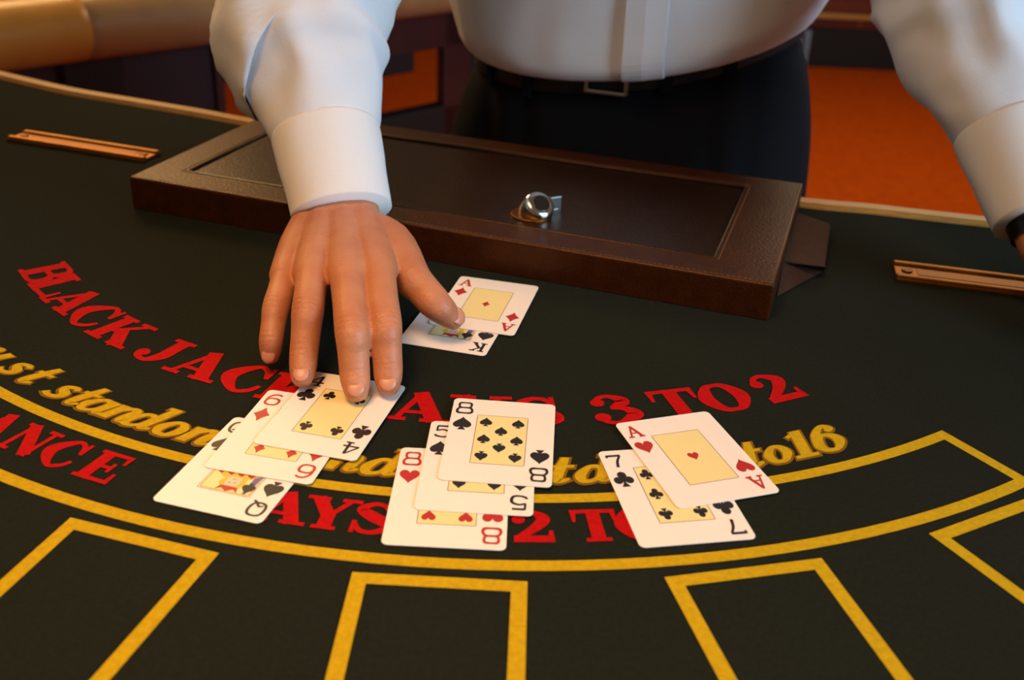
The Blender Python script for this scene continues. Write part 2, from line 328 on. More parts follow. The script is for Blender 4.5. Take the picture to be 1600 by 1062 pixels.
YEL = {
 'o': [('o', [(.12, .30, T), (.22, .53, .15), (.33, .57, .12), (.44, .50, .15), (.52, .30, T), (.44, .07, .15), (.32, .03, .12), (.20, .08, .15)])],
 'a': [('o', [(.12, .28, T), (.22, .52, .14), (.34, .56, .12), (.46, .48, .12), (.46, .16, .12), (.32, .03, .12), (.18, .06, .15)]), ('c', [(.54, .60, T), (.52, .3, T), (.56, .06, .16), (.72, .10, .08)])],
 'n': [st(.14, 0, .6, T), ('c', [(.16, .36, .09), (.32, .56, .13), (.47, .50, .18), (.47, .25, T), (.50, .06, .16), (.66, .10, .08)]), ('l', [(.02, .56, .09), (.2, .56, .09)])],
 'm': [st(.12, 0, .6, T), ('c', [(.14, .36, .09), (.27, .56, .13), (.40, .50, .18), (.40, .0, T)]), ('c', [(.42, .36, .09), (.55, .56, .13), (.69, .50, .18), (.69, .25, T), (.72, .06, .16), (.86, .10, .08)]), ('l', [(.0, .56, .09), (.2, .56, .09)])],
 'u': [('c', [(.02, .56, .08), (.14, .54, .18), (.13, .3, T), (.18, .08, .17), (.34, .06, .12), (.46, .26, .09)]), ('c', [(.50, .6, T), (.49, .3, T), (.53, .06, .16), (.68, .10, .08)])],
 's': [('c', [(.46, .48, .12), (.36, .57, .12), (.20, .50, .16), (.24, .37, .18), (.40, .26, .20), (.42, .10, .17), (.24, .02, .12), (.06, .10, .13)])],
 't': [('c', [(.22, .92, .16), (.20, .6, T), (.19, .25, T), (.24, .05, .17), (.42, .12, .09)]), sl(.02, .44, .58, .10)],
 'd': [('o', [(.12, .28, T), (.22, .52, .14), (.34, .56, .12), (.46, .48, .12), (.46, .16, .12), (.32, .03, .12), (.18, .06, .15)]), ('c', [(.54, 1.0, T), (.53, .5, T), (.52, .25, T), (.56, .06, .16), (.72, .10, .08)]), ('l', [(.36, .97, .09), (.6, .97, .09)])],
 'e': [('c', [(.14, .30, .10), (.36, .34, .12), (.45, .46, .16), (.32, .57, .12), (.15, .38, T), (.18, .12, .19), (.32, .03, .13), (.52, .14, .08)])],
 'l': [('c', [(.16, 1.0, T), (.15, .5, T), (.14, .2, T), (.20, .05, .16), (.34, .10, .08)])],
 'r': [st(.14, 0, .6, T), ('c', [(.16, .34, .09), (.30, .54, .12), (.44, .54, .14)]), ('d', (.44, .50, .10))],
 'w': [('c', [(.04, .57, .1), (.14, .5, .18), (.15, .2, T), (.24, .05, .15), (.38, .22, .11), (.42, .58, .2), (.42, .2, T), (.52, .05, .15), (.68, .25, .12), (.70, .58, .14)])],
 'D': [st(.2, 0, 1, .24), ('c', [(.05, .95, .11), (.45, .95, .13), (.75, .5, .26), (.45, .05, .13), (.05, .05, .11)])],
 '1': [st(.3, 0, 1, .25), sl(.06, .56, .05, .11), ('l', [(.06, .80, .1), (.3, .94, .13)])],
 '6': [('o', [(.14, .32, .25), (.24, .56, .15), (.38, .62, .12), (.54, .52, .18), (.62, .32, .25), (.52, .10, .16), (.38, .05, .12), (.22, .12, .16)]), ('c', [(.14, .36, .25), (.20, .70, .22), (.40, .93, .14), (.58, .86, .14)]), ('d', (.56, .80, .11))],
 '7': [sl(.05, .66, .92, .16), ('c', [(.62, .9, .12), (.42, .5, .22), (.30, 0, .26)])],
}
def glyph(bm, g, ang, rbase, h, sx, z, slant=0.0, extra=0.0, wid=None):
    xs = []
    for k, d in g:
        if k == 'd': xs += [d[0]-d[2], d[0]+d[2]]
        else: xs += [p[0] for p in d]
    cx = (min(xs)+max(xs))/2
    def xf(x, y):
        xx = (x-cx + slant*(y-.5))*h*sx; rr = rbase - y*h
        p = pol(ang + math.degrees(xx/(rbase-h*.5)), rr); return (p.x, p.y)
    for k, d in g:
        z += 0.00002
        if k == 'd':
            c = bm.verts.new((*xf(d[0], d[1]), z)); q = [bm.verts.new((*xf(d[0]+(d[2]+extra)*math.cos(2*math.pi*i/20), d[1]+(d[2]+extra)*math.sin(2*math.pi*i/20)), z)) for i in range(20)]
            for i in range(20): bm.faces.new((c, q[i], q[(i+1) % 20]))
        else: flat_stroke(bm, d, z, xf, extra, k == 'c', k == 'o')
def words_of(words, table_, rbase, h, sx, m, colour, slant=0.0, outline_m=None):
    for word, angs in words:
        rb = lambda a: rbase(a) if callable(rbase) else rbase
        bm = bmesh.new()
        for ch, a in zip(word, angs): glyph(bm, table_[ch], a, rb(a), h, sx, ZP+0.00014, slant)
        up_normals(bm); o = tpart('printed_word', bm, m); tag(o, colour + ' printed word ' + word)
        if outline_m:
            bm = bmesh.new()
            for ch, a in zip(word, angs): glyph(bm, table_[ch], a, rb(a)+0.0006, h, sx, ZP, slant, 0.045)
            up_normals(bm); tpart('lettering_outline', bm, outline_m, o)
words_of([('BLACK', (-50.9, -47.1, -42.9, -38.5, -33.8)), ('JACK', (-28.2, -23.6, -18.9, -14.4)), ('PAYS', (-8.8, -3.8, 1.0, 5.5)), ('3', (11.7,)), ('TO', (17.4, 21.7)), ('2', (26.7,))],
    RED, lambda a: 0.4585-0.00035*max(0, -a-15), 0.0345, 1.06, M['red'], 'red')
words_of([('INSURANCE', (-43, -40.6, -37.6, -34.9, -32, -29.2, -26.3, -23.5, -20.6)), ('PAYS', (-12.0, -9.3, -6.8, -4.4)), ('2', (4.1,)), ('TO', (7.6, 10.0)), ('1', (14.0,))],
    RED, 0.5685, 0.0265, 1.04, M['red'], 'red')
words_of([('Dealer', (-56, -53.2, -50.8, -48.8, -47.1, -45)), ('must', (-40.6, -37.4, -34.7, -32.4)), ('stand', (-29.3, -27.4, -25.5, -23.5, -21.6)), ('on', (-19.5, -17.2)), ('17', (-13.9, -11.9)), ('and', (-9.6, -7.1, -4.6)),
    ('must', (-1.4, 1.6, 4.2, 6.5)), ('draw', (8.9, 11.2, 13.2, 16)), ('to', (19.6, 21.5)), ('16', (23.6, 25.8))], YEL, 0.5165, 0.0265, 1.18, M['yellow'], 'yellow italic', 0.28, M['gold'])

# brass strips let into the felt at both sides of the tray
def brass_strip(c0, c1, wd, label):
    c0, c1 = Vector((c0[0], c0[1], 0)), Vector((c1[0], c1[1], 0)); d = c1-c0; L = d.length; an = math.atan2(d.y, d.x); c = (c0+c1)/2
    bm = bmesh.new(); box(bm, (c.x, c.y, 0.0015), (L, wd, 0.003), an, 0.0006)
    nrm = Vector((-d.y, d.x, 0)).normalized()
    for s in (-1, 1):
        q = c + nrm*(wd/2-0.004)*s; box(bm, (q.x, q.y, 0.0035), (L, 0.006, 0.0035), an, 0.001)
    o = tpart('brass_strip', bm, M['brass']); tag(o, label)
    bm = bmesh.new(); box(bm, (c.x, c.y, 0.0032), (L*0.78, wd*0.34, 0.0006), an); tpart('slot', bm, M['brassd'], o)
    for f in (-0.44, 0.44):
        q = c + d*f; bm = bmesh.new(); cyl(bm, (q.x, q.y, 0.0036), 0.0045, 0.0016, bev=0.0005); box(bm, (q.x, q.y, 0.0045), (0.007, 0.001, 0.0003), an+0.6); tpart('screw', bm, M['brassd'], o)
brass_strip((-0.530, 1.047), (-0.372, 0.999), 0.030, 'brass strip at the left of the leather cover')
brass_strip((0.316, 0.797), (0.476, 0.764), 0.037, 'brass strip on the felt at the right')

# ------------------------------------------------------------------ the leather tray cover
FL, FR, BR_, BL_ = Vector((-.3425, .8585)), Vector((.1900, .6915)), Vector((.2665, .9330)), Vector((-.268, 1.096))
H = 0.029
ang = math.atan2((FR-FL).y, (FR-FL).x)
tray = thing('chip_tray_cover', 'brown leather chip tray cover with a chrome lock in front of the dealer', 'tray cover', (FL.x, FL.y, 0.0006), ang)
TI = Matrix.Rotation(-ang, 4, 'Z') @ Matrix.Translation((-FL.x, -FL.y, 0))
def traypart(name, bm, m, parent=None, smooth=False):
    bmesh.ops.transform(bm, matrix=TI, verts=bm.verts); return link(name, bm, m, parent or tray, smooth)
quad = [FL, FR, BR_, BL_]
cq = (FL+FR+BR_+BL_)/4
def inset(d):                                  # d: distances front, right, back, left
    out = []
    for i in range(4):
        p = quad[i]; e0 = (quad[i]-quad[i-1]).normalized(); e1 = (quad[(i+1) % 4]-quad[i]).normalized()
        n0 = Vector((-e0.y, e0.x)); n1 = Vector((-e1.y, e1.x))
        dd0, dd1 = d[i-1], d[i]; cr = e0.cross(e1) if hasattr(e0, 'cross') else 0
        a = p + n0*dd0; b = p + n1*dd1
        den = e0.x*e1.y - e0.y*e1.x; s = ((b.x-a.x)*e1.y - (b.y-a.y)*e1.x)/den
        out.append(a + e0*s)
    return out
PI_ = inset((0.034, 0.050, 0.034, 0.036)); PI2 = inset((0.0365, 0.0525, 0.0365, 0.0385))
bm = bmesh.new()
def ring_faces(bm, A, za, B, zb):
    a = [bm.verts.new((p.x, p.y, za)) for p in A]; b = [bm.verts.new((p.x, p.y, zb)) for p in B]
    for i in range(4): bm.faces.new((a[i], a[(i+1) % 4], b[(i+1) % 4], b[i]))
    return a, b
ring_faces(bm, quad, 0.0, quad, H); ring_faces(bm, quad, H, PI_, H); ring_faces(bm, PI_, H, PI_, H-0.004)
bm.faces.new([bm.verts.new((p.x, p.y, 0)) for p in quad[::-1]])
bmesh.ops.remove_doubles(bm, verts=bm.verts, dist=1e-5)
es = [e for e in bm.edges if all(abs(v.co.z-H) < 1e-5 for v in e.verts) and abs(e.calc_face_angle(0)) > 0.5] + [e for e in bm.edges if abs(e.verts[0].co.z-e.verts[1].co.z) > 0.02]
bmesh.ops.bevel(bm, geom=es, offset=0.0022, segments=3, affect='EDGES', profile=0.5)
traypart('frame', bm, M['leather'])
bm = bmesh.new(); prism(bm, [(p.x, p.y) for p in PI_], 0.004, H-0.0018); traypart('centre_panel', bm, M['leatherp'])
# seam cords and stitches round the panel and along the front edge
def stitches(bm, a, b, z, n, wd=0.0010):
    for k in range(n):
        p = a.lerp(b, (k+.2)/n); q = a.lerp(b, (k+.8)/n)
        c = (p+q)/2; box(bm, (c.x, c.y, z), ((q-p).length, wd, 0.0006), math.atan2((q-p).y, (q-p).x))
bm = bmesh.new()
for i in range(4):
    a, b = PI_[i], PI_[(i+1) % 4]
    tube(bm, [(a.x, a.y, H-0.001, 0.0018), (b.x, b.y, H-0.001, 0.0018)], 8, 1)
traypart('seam_cord', bm, M['leatherp'])
S1 = inset((0.0300, 0.046, 0.030, 0.032)); S2 = inset((0.003,)*4)
bm = bmesh.new()
for i in (1, 2, 3): stitches(bm, S1[i], S1[(i+1) % 4], H+0.0001, 110 if i % 2 == 0 else 50)
stitches(bm, S2[0], S2[1], H-0.0001, 130); stitches(bm, S2[1], S2[2], H-0.0001, 60)
o = traypart('stitching', bm, M['stitch']); o['kind'] = 'stuff'
# low wedge at the right end
ud = (FR-FL).normalized(); vd = (BR_-FR).normalized()
def q3(u, v, z): p = FR + ud*u + vd*v; return Vector((p.x, p.y, z))
bm = bmesh.new()
T_ = [at(1243, 331, .012), at(1298, 350, .012), at(1288, 418, .012), at(1222, 409, .012)]
B_ = [Vector((p.x, p.y, 0)) for p in T_]; B_[2] = at(1288, 424, 0); B_[3] = at(1211, 468, 0)
va = [bm.verts.new(p) for p in T_]; vb = [bm.verts.new(p) for p in B_]
bm.faces.new(va[::-1])
for i in range(4): bm.faces.new((va[i], va[(i+1) % 4], vb[(i+1) % 4], vb[i]))
bm.faces.new(vb)
bmesh.ops.recalc_face_normals(bm, faces=bm.faces)
bmesh.ops.bevel(bm, geom=[e for e in bm.edges], offset=0.0012, segments=2, affect='EDGES')
tag(traypart('end_wedge', bm, M['leatherw']), 'low leather wedge at the right end')
# the lock
lc = at(838, 328, H+0.004)
bm = bmesh.new(); ax = Vector((0.30, -0.45, 0.62)).normalized()
cyl(bm, lc, 0.0135, 0.020, ax, 28, 0.005)
for f in bm.faces: f.smooth = True
lk = traypart('lock', bm, M['chrome'])
bm = bmesh.new(); cyl(bm, lc+ax*0.0101, 0.0075, 0.0012, ax, 20, 0.0004); traypart('lock_face', bm, M['steel'], lk)
bm = bmesh.new(); cyl(bm, Vector((lc.x-0.004, lc.y+0.001, H-0.002)), 0.0175, 0.004, (0, 0, 1), 28, 0.001); traypart('lock_plate', bm, M['brassd'], lk)
kc = at(867, 316, H+0.006)
bm = bmesh.new(); box(bm, (kc.x, kc.y, H+0.004), (0.012, 0.004, 0.014), 0.5, 0.001); box(bm, (kc.x-0.004, kc.y-0.001, H-0.001), (0.014, 0.008, 0.004), 0.5, 0.001); tag(traypart('latch', bm, M['steel'], lk), 'small metal latch beside the lock')

# ------------------------------------------------------------------ playing cards
CW, CHH, CT = 0.063, 0.088, 0.00042
def heart_pts(n=14):
    pts = []
    for k in range(2*n):
        t = 2*math.pi*k/(2*n); pts.append((0.5*math.sin(t)**3, 0.0312*(13*math.cos(t)-5*math.cos(2*t)-2*math.cos(3*t)-math.cos(4*t))+0.06))
    return pts
def suit_polys(s):
    if s == 'H': return [heart_pts()]
    if s == 'D': return [[(0, .56), (.14, .30), (.30, .13), (.46, 0), (.30, -.13), (.14, -.30), (0, -.56), (-.14, -.30), (-.30, -.13), (-.46, 0), (-.30, .13), (-.14, .30)]]
    stem = [(-.05, .05), (.05, .05), (.07, -.28), (.22, -.52), (-.22, -.52), (-.07, -.28)]
    if s == 'S': return [[(x, -y*0.95+0.06) for x, y in heart_pts()], stem]
    c = lambda cx, cy, r: [(cx+r*math.cos(2*math.pi*k/16), cy+r*math.sin(2*math.pi*k/16)) for k in range(16)]
    return [c(0, .26, .235), c(-.28, -.08, .235), c(.28, -.08, .235), c(0, .03, .14), stem]
IDX = {
 '8': [('o', [(-.34, .24, .11), (-.28, .44, .13), (0, .47, .10), (.28, .44, .13), (.34, .24, .11), (.26, .04, .12), (0, .02, .10), (-.26, .04, .12)]), ('o', [(-.42, -.24, .12), (-.34, -.45, .14), (0, -.48, .10), (.34, -.45, .14), (.42, -.24, .12), (.3, -.02, .12), (0, .01, .10), (-.3, -.02, .12)])],
 '5': [('l', [(-.28, .45, .12), (.34, .45, .12)]), ('l', [(-.28, .48, .10), (-.30, .02, .10)]), ('c', [(-.3, .04, .10), (0, .14, .10), (.32, .02, .13), (.38, -.2, .14), (.28, -.43, .12), (0, -.48, .10), (-.30, -.40, .12), (-.36, -.28, .1)])],
 '7': [('l', [(-.38, .44, .13), (.38, .44, .13)]), ('l', [(-.36, .48, .09), (-.36, .28, .09)]), ('c', [(.36, .42, .10), (.12, .0, .12), (.02, -.48, .14)])],
 'A': [('l', [(-.30, -.44, .09), (.0, .46, .10)]), ('l', [(-.02, .46, .14), (.32, -.44, .16)]), ('l', [(-.2, -.14, .08), (.2, -.14, .08)]), ('l', [(-.46, -.46, .09), (-.14, -.46, .09)]), ('l', [(.14, -.46, .09), (.48, -.46, .09)])],
 'Q': [('o', [(-.40, .05, .13), (-.30, .38, .12), (0, .47, .10), (.30, .38, .12), (.40, .05, .13), (.30, -.30, .12), (0, -.40, .10), (-.30, -.30, .12)]), ('c', [(-.22, -.22, .08), (0, -.16, .1), (.18, -.36, .12), (.42, -.5, .10)])],
 '6': [('o', [(-.38, -.18, .13), (-.26, .06, .11), (.02, .10, .10), (.30, .04, .12), (.38, -.18, .13), (.28, -.42, .12), (0, -.48, .10), (-.28, -.42, .12)]), ('c', [(-.38, -.16, .12), (-.34, .2, .12), (-.12, .44, .11), (.16, .47, .10), (.34, .38, .1)])],
 '4': [('l', [(.16, .48, .13), (.16, -.48, .14)]), ('l', [(.14, .46, .09), (-.42, -.16, .09)]), ('l', [(-.44, -.16, .10), (.44, -.16, .10)]), ('l', [(-.06, -.46, .09), (.38, -.46, .09)])],
 'K': [('l', [(-.24, -.45, .15), (-.24, .45, .15)]), ('l', [(-.44, .45, .09), (-.04, .45, .09)]), ('l', [(-.44, -.45, .09), (-.04, -.45, .09)]), ('l', [(-.2, -.02, .09), (.34, .45, .09)]), ('l', [(-.06, .1, .15), (.34, -.45, .15)]), ('l', [(.14, .45, .09), (.48, .45, .09)]), ('l', [(.14, -.45, .09), (.5, -.45, .09)])],
}
PIPS = {'8': [(-1, 1), (1, 1), (0, .5), (-1, 0), (1, 0), (0, -.5), (-1, -1), (1, -1)], '5': [(-1, 1), (1, 1), (0, 0), (-1, -1), (1, -1)],
        '7': [(-1, 1), (1, 1), (0, .5), (-1, 0), (1, 0), (-1, -1), (1, -1)], '6': [(-1, 1), (1, 1), (-1, 0), (1, 0), (-1, -1), (1, -1)], '4': [(-1, 1), (1, 1), (-1, -1), (1, -1)], 'A': [(0, 0)]}
ZT = CT + 0.00006
def flat_poly(bm, pts, z, mi=0):
    f = bm.faces.new([bm.verts.new((x, y, z)) for x, y in pts]); f.material_index = mi
    f.normal_update()
    if f.normal.z < 0: f.normal_flip()
def pip_mesh(bm, s, x, y, size, flip, z):
    k = -1 if flip else 1
    for j, poly in enumerate(suit_polys(s)): flat_poly(bm, [(x+k*px*size, y+k*py*size*1.27) for px, py in poly], z+j*0.000012)
def card(rank, suit, loc, rot, label):
    root = thing('playing_card', label, 'playing card', loc, rot, 'playing cards dealt face up on the felt')
    ink = M['cred'] if suit in 'HD' else M['cblack']
    bm = bmesh.new(); pts = []; r = 0.0034
    for cx, cy, a in ((CW/2-r, CHH/2-r, 0), (-CW/2+r, CHH/2-r, 90), (-CW/2+r, -CHH/2+r, 180), (CW/2-r, -CHH/2+r, 270)):
        for k in range(7): t = R(a+15*k); pts.append((cx+r*math.cos(t), cy+r*math.sin(t)))
    prism(bm, pts, 0, CT); link('card_sheet', bm, M['card'], root)
    pw, ph = 0.0153, 0.0258
    bm = bmesh.new(); flat_poly(bm, [(-pw, -ph), (pw, -ph), (pw, ph), (-pw, ph)], ZT); pan = link('centre_panel', bm, M['panel'], root)
    bm = bmesh.new(); xf = ident; lw = 0.00035
    for off in (0, ) + ((0.0011,) if rank in 'QK' else ()):
        a, b = pw-off, ph-off
        for p, q in (((-a, -b), (a-lw, -b)), ((a, -b), (a, b-lw)), ((a, b), (-a+lw, b)), ((-a, b), (-a, -b+lw))): flat_stroke(bm, [(*p, lw), (*q, lw)], ZT+0.00002, ident)
    up_normals(bm); link('panel_border', bm, M['cline'], pan)
    if rank in PIPS:
        for px, py in PIPS[rank]:
            bm = bmesh.new(); pip_mesh(bm, suit, px*0.0097, py*0.0185, 0.0076 if rank != 'A' else 0.0068, py < 0, ZT+0.00003); link('suit_pip', bm, ink, root)
    else:
        for k in (1, -1):       # half figure, repeated upside down: hair, face, crown, robe in bands
            g = lambda P: [(k*x*0.001, k*y*0.001) for x, y in P]
            bm = bmesh.new(); z = ZT+0.00003
            flat_poly(bm, g([(-14, 0), (14, 0), (14, 7), (7, 13), (-5, 13), (-14, 8)]), z, 0)
            for x in (-12, -6, 0, 6): flat_poly(bm, g([(x, 0), (x+2.6, 0), (x+6, 9), (x+3.4, 10.5)]), z+.00001, 1)
            for x in (-9, -3, 3, 9): flat_poly(bm, g([(x, 0), (x+1.6, 0), (x+4, 8), (x+2.6, 9)]), z+.00001, 2)
            flat_poly(bm, g([(-7, 12), (5, 12), (7, 18), (4, 22), (-5, 22), (-8, 17)]), z+.00002, 0)
            flat_poly(bm, g([(-4, 11.5), (2.6, 11.5), (4, 15), (3, 19.5), (-3.6, 19.5), (-4.8, 15)]), z+.00003, 3)
            flat_poly(bm, g([(-5.5, 20), (4.5, 20), (6, 24.5), (3, 22.4), (-.5, 24.8), (-4, 22.4), (-7, 24.5)]), z+.00003, 1)
            for x in (-1.9, 1.2): flat_poly(bm, g([(x-.6, 16.4), (x+.6, 16.4), (x+.5, 17), (x-.5, 17)]), z+.00004, 4)
            flat_poly(bm, g([(-1, 13.2), (.8, 13.2), (.4, 13.8), (-.6, 13.8)]), z+.00004, 1)
            flat_poly(bm, g([(-14, 7), (-10, 9), (-10, 24), (-11.6, 24.5), (-13, 20)]), z+.00002, 2)
            link('court_figure', bm, [M['cyel'], M['cred'], M['cblue'], M['cface'], M['cblack']], pan)
            bm = bmesh.new(); pip_mesh(bm, suit, -k*0.0112, k*0.0190, 0.0076, k < 0, ZT+0.00008); link('suit_pip', bm, ink, root)
    for k in (1, -1):
        bm = bmesh.new(); pip_mesh(bm, suit, -k*0.0238, k*0.0155, 0.0112, k < 0, ZT); link('corner_pip', bm, ink, root)
        bm = bmesh.new(); sw, sh = 0.0110, 0.0126; zi = ZT; d_ = lambda d: [(x, y, w_*1.18) for x, y, w_ in d]
        for kd, d in IDX[rank]:
            zi += 0.000012; flat_stroke(bm, d_(d), zi, lambda x, y: (-k*0.0238+k*x*sw, k*0.0330+k*y*sh), 0.0, kd == 'c', kd == 'o')
        up_normals(bm); link('corner_index', bm, ink, root)
    return root
DZ = 0.0008; Z0 = 0.0007
card('8', 'H', (-.0292, .4535, Z0), R(-.1), 'eight of hearts, lowest of the three cards in the middle hand')
card('5', 'S', (-.0151, .4820, Z0+DZ), R(-.97), 'five of spades between the two eights in the middle hand')
card('8', 'S', (-.0041, .5081, Z0+2*DZ), R(-2.2), 'eight of spades, topmost card of the middle hand')
card('7', 'C', (.0924, .4661, Z0), R(11.4), 'seven of clubs under the ace of hearts at the right')
card('A', 'H', (.1088, .5021, Z0+DZ), R(19.1), 'ace of hearts lying across the seven of clubs at the right')
card('Q', 'S', (-.1434, .4712, Z0), R(-14.4), 'queen of spades, lowest card of the left hand')
card('6', 'D', (-.1273, .5047, Z0+DZ), R(-10.9), 'six of diamonds between the queen of spades and the four of clubs')
card('4', 'C', (-.1055, .5285, Z0+2*DZ), R(-12.3), 'four of clubs under the fingertips of the dealer')
card('K', 'S', (-.0385, .6630, Z0), R(-13.0), 'king of spades mostly hidden under the ace of diamonds')
card('A', 'D', (-.0207, .6931, Z0+DZ), R(-11.7), 'ace of diamonds beside the thumb of the dealer')

# ------------------------------------------------------------------ the dealer
WZ = 0.064                                     # waist line above the felt
PC = Vector((0.121, 1.170, FLOOR))
person = thing('person', 'person in white shirt and black trousers leaning over the table with one hand over cards', 'person', PC)
PINV = Matrix.Translation(-PC)
def pp(name, bm, m, parent=None, smooth=True):
    bmesh.ops.transform(bm, matrix=PINV, verts=bm.verts); return link(name, bm, m, parent or person, smooth)
RT_ = Vector((math.cos(AX), math.sin(AX), 0)); FW_ = Vector((math.sin(AX), -math.cos(AX), 0))   # dealer's left (image right), and facing
# --- right hand: joints
Wr = at(536, 338, .050)
fing = dict(
 little=[at(447, 432, .043), at(431, 482, .036), at(424, 530, .022), at(422, 556, .012)],
 ring=[at(488, 428, .050), at(481, 486, .042), at(475, 552, .021), at(472, 590, .011)],
 middle=[at(541, 428, .053), at(550, 515, .043), at(554, 580, .020), at(557, 612, .011)],
 index=[at(592, 424, .052), at(602, 508, .042), at(606, 572, .020), at(607, 603, .011)])
frad = dict(little=(.0100, .0088, .0078, .0066), ring=(.0112, .0102, .0090, .0076), middle=(.0116, .0106, .0094, .0080), index=(.0114, .0104, .0092, .0078))
thumb = [at(607, 378, .045), at(642, 432, .040), at(680, 474, .030), at(708, 499, .018)]
trad = (.0150, .0130, .0112, .0092)
bm = bmesh.new()
for k, J in fing.items():
    r = frad[k]
    tube(bm, [(*J[0], r[0], r[0]*.95), (*J[0].lerp(J[1], .5), r[0]*.93, r[0]*.9), (*J[1], r[1]*1.03, r[1]), (*J[1].lerp(J[2], .5), r[1]*.93, r[1]*.9), (*J[2], r[2]*1.02, r[2]), (*J[2].lerp(J[3], .6), r[2]*.96, r[2]*.85), (*J[3], r[3]*.95, r[3]*.8)], 18, 4)
    w0 = Wr + (J[0]-fing['middle'][0])*0.55
    tube(bm, [(*w0, .015, .016), (*w0.lerp(J[0], .5), .0155, .0145), (*J[0], r[0]*1.18, r[0]*1.05)], 16, 5)
    ell(bm, J[0]+Vector((0, 0, .0025)), (r[0]*.8, r[0]*.8, r[0]*.75), 12)
wt = Wr + Vector((.012, -.002, -.006))
tube(bm, [(*wt, .014, .014), (*thumb[0], .0175, .016), (*thumb[1], trad[1]*1.05, trad[1]*1.05), (*thumb[1].lerp(thumb[2], .5), trad[1]*.92, trad[1]*.92), (*thumb[2], trad[2]*1.06, trad[2]), (*thumb[2].lerp(thumb[3], .55), trad[2], trad[2]*.85), (*thumb[3], trad[3], trad[3]*.75)], 18, 4)
web = (thumb[1]+fing['index'][0])/2
ell(bm, Wr.lerp(web, .62)+Vector((0, 0, -.006)), (.022, .026, .012), 14)
# palm filling
pc = Wr.lerp((fing['ring'][0]+fing['middle'][0])/2, .55); ell(bm, pc+Vector((-.004, 0, -.004)), (.036, .042, .013), 18)
# forearm: starts in the palm and runs up the sleeve
El = Vector(at(470, 22, .200)); El = aty(470, 18, 0.86)
Fm = Wr.lerp(El, .5)
tube(bm, [(*Wr.lerp(pc, .35), .029, .015), (*Wr, .0285, .0205), (*Wr.lerp(El, .15), .0300, .0235), (*Fm, .038, .034), (*El, .042, .042)], 20, 5)
hand = remesh(bm, 0.0011, 9)
hand.normal_update(); creases = []
for k, J in fing.items():
    for jn, am, ln in ((1, .00055, .0085), (2, .0004, .0055)):
        ax_ = (J[jn+1]-J[jn-1]).normalized(); creases.append((J[jn], ax_, am, ln, frad[k][jn]))
for v in hand.verts:
    for c, ax_, am, ln, rr in creases:
        d = v.co-c
        if d.length < rr*2.0:
            sl_ = d.dot(ax_)
            if abs(sl_) < ln and v.normal.z > .1: v.co -= v.normal*am*max(0, math.cos(sl_*2*math.pi/.0037+.6*math.sin(d.x*400)))*(1-(sl_/ln)**2)*min(1, v.normal.z*1.6)
# --- left hand resting on the felt at the right, just outside the frame
LW_ = at(1660, 400, .050); LE = aty(1480, -50, 0.93)
bm = bmesh.new()
fdir = Vector((.93, -.36, 0)).normalized(); sdir = Vector((-fdir.y, fdir.x, 0)).normalized()
for k, (sx, L1, L2, L3, rr) in enumerate(((-.026, .040, .024, .020, .0105), (-.009, .044, .027, .022, .011), (.009, .040, .025, .021, .0105), (.025, .032, .019, .018, .009))):
    m0 = LW_ + fdir*(.078-abs(sx)*.3) + sdir*sx*1.5 + Vector((0, 0, -.014)); m1 = m0+fdir*L1+sdir*sx*.35+Vector((0, 0, -.008)); m2 = m1+fdir*L2+Vector((0, 0, -.011)); m3 = m2+fdir*L3*.7; m3.z = .010; m2.z = max(m2.z, .014)
    tube(bm, [(*(LW_+sdir*sx*.7), .0145, .016), (*LW_.lerp(m0, .5), .015, .014), (*m0, rr*1.15, rr*1.05), (*m1, rr, rr), (*m2, rr*.88, rr*.85), (*m3, rr*.75, rr*.7)], 14, 4)
tb = [LW_+sdir*-.018+Vector((0, 0, -.006)), LW_+sdir*-.044+fdir*.035+Vector((0, 0, -.016)), LW_+sdir*-.062+fdir*.062+Vector((0, 0, -.026)), LW_+sdir*-.072+fdir*.086+Vector((0, 0, -.037))]
tube(bm, [(*p, r, r) for p, r in zip(tb, (.016, .014, .0115, .009))], 14, 4)
ell(bm, LW_+fdir*.04+Vector((0, 0, -.010)), (.036, .036, .013), 16)
tube(bm, [(*(LW_+fdir*.02), .029, .016), (*LW_, .0285, .021), (*LW_.lerp(LE, .2), .031, .025), (*LW_.lerp(LE, .6), .040, .038), (*LE, .042, .042)], 18, 4)
hand2 = remesh(bm, 0.0022, 4)
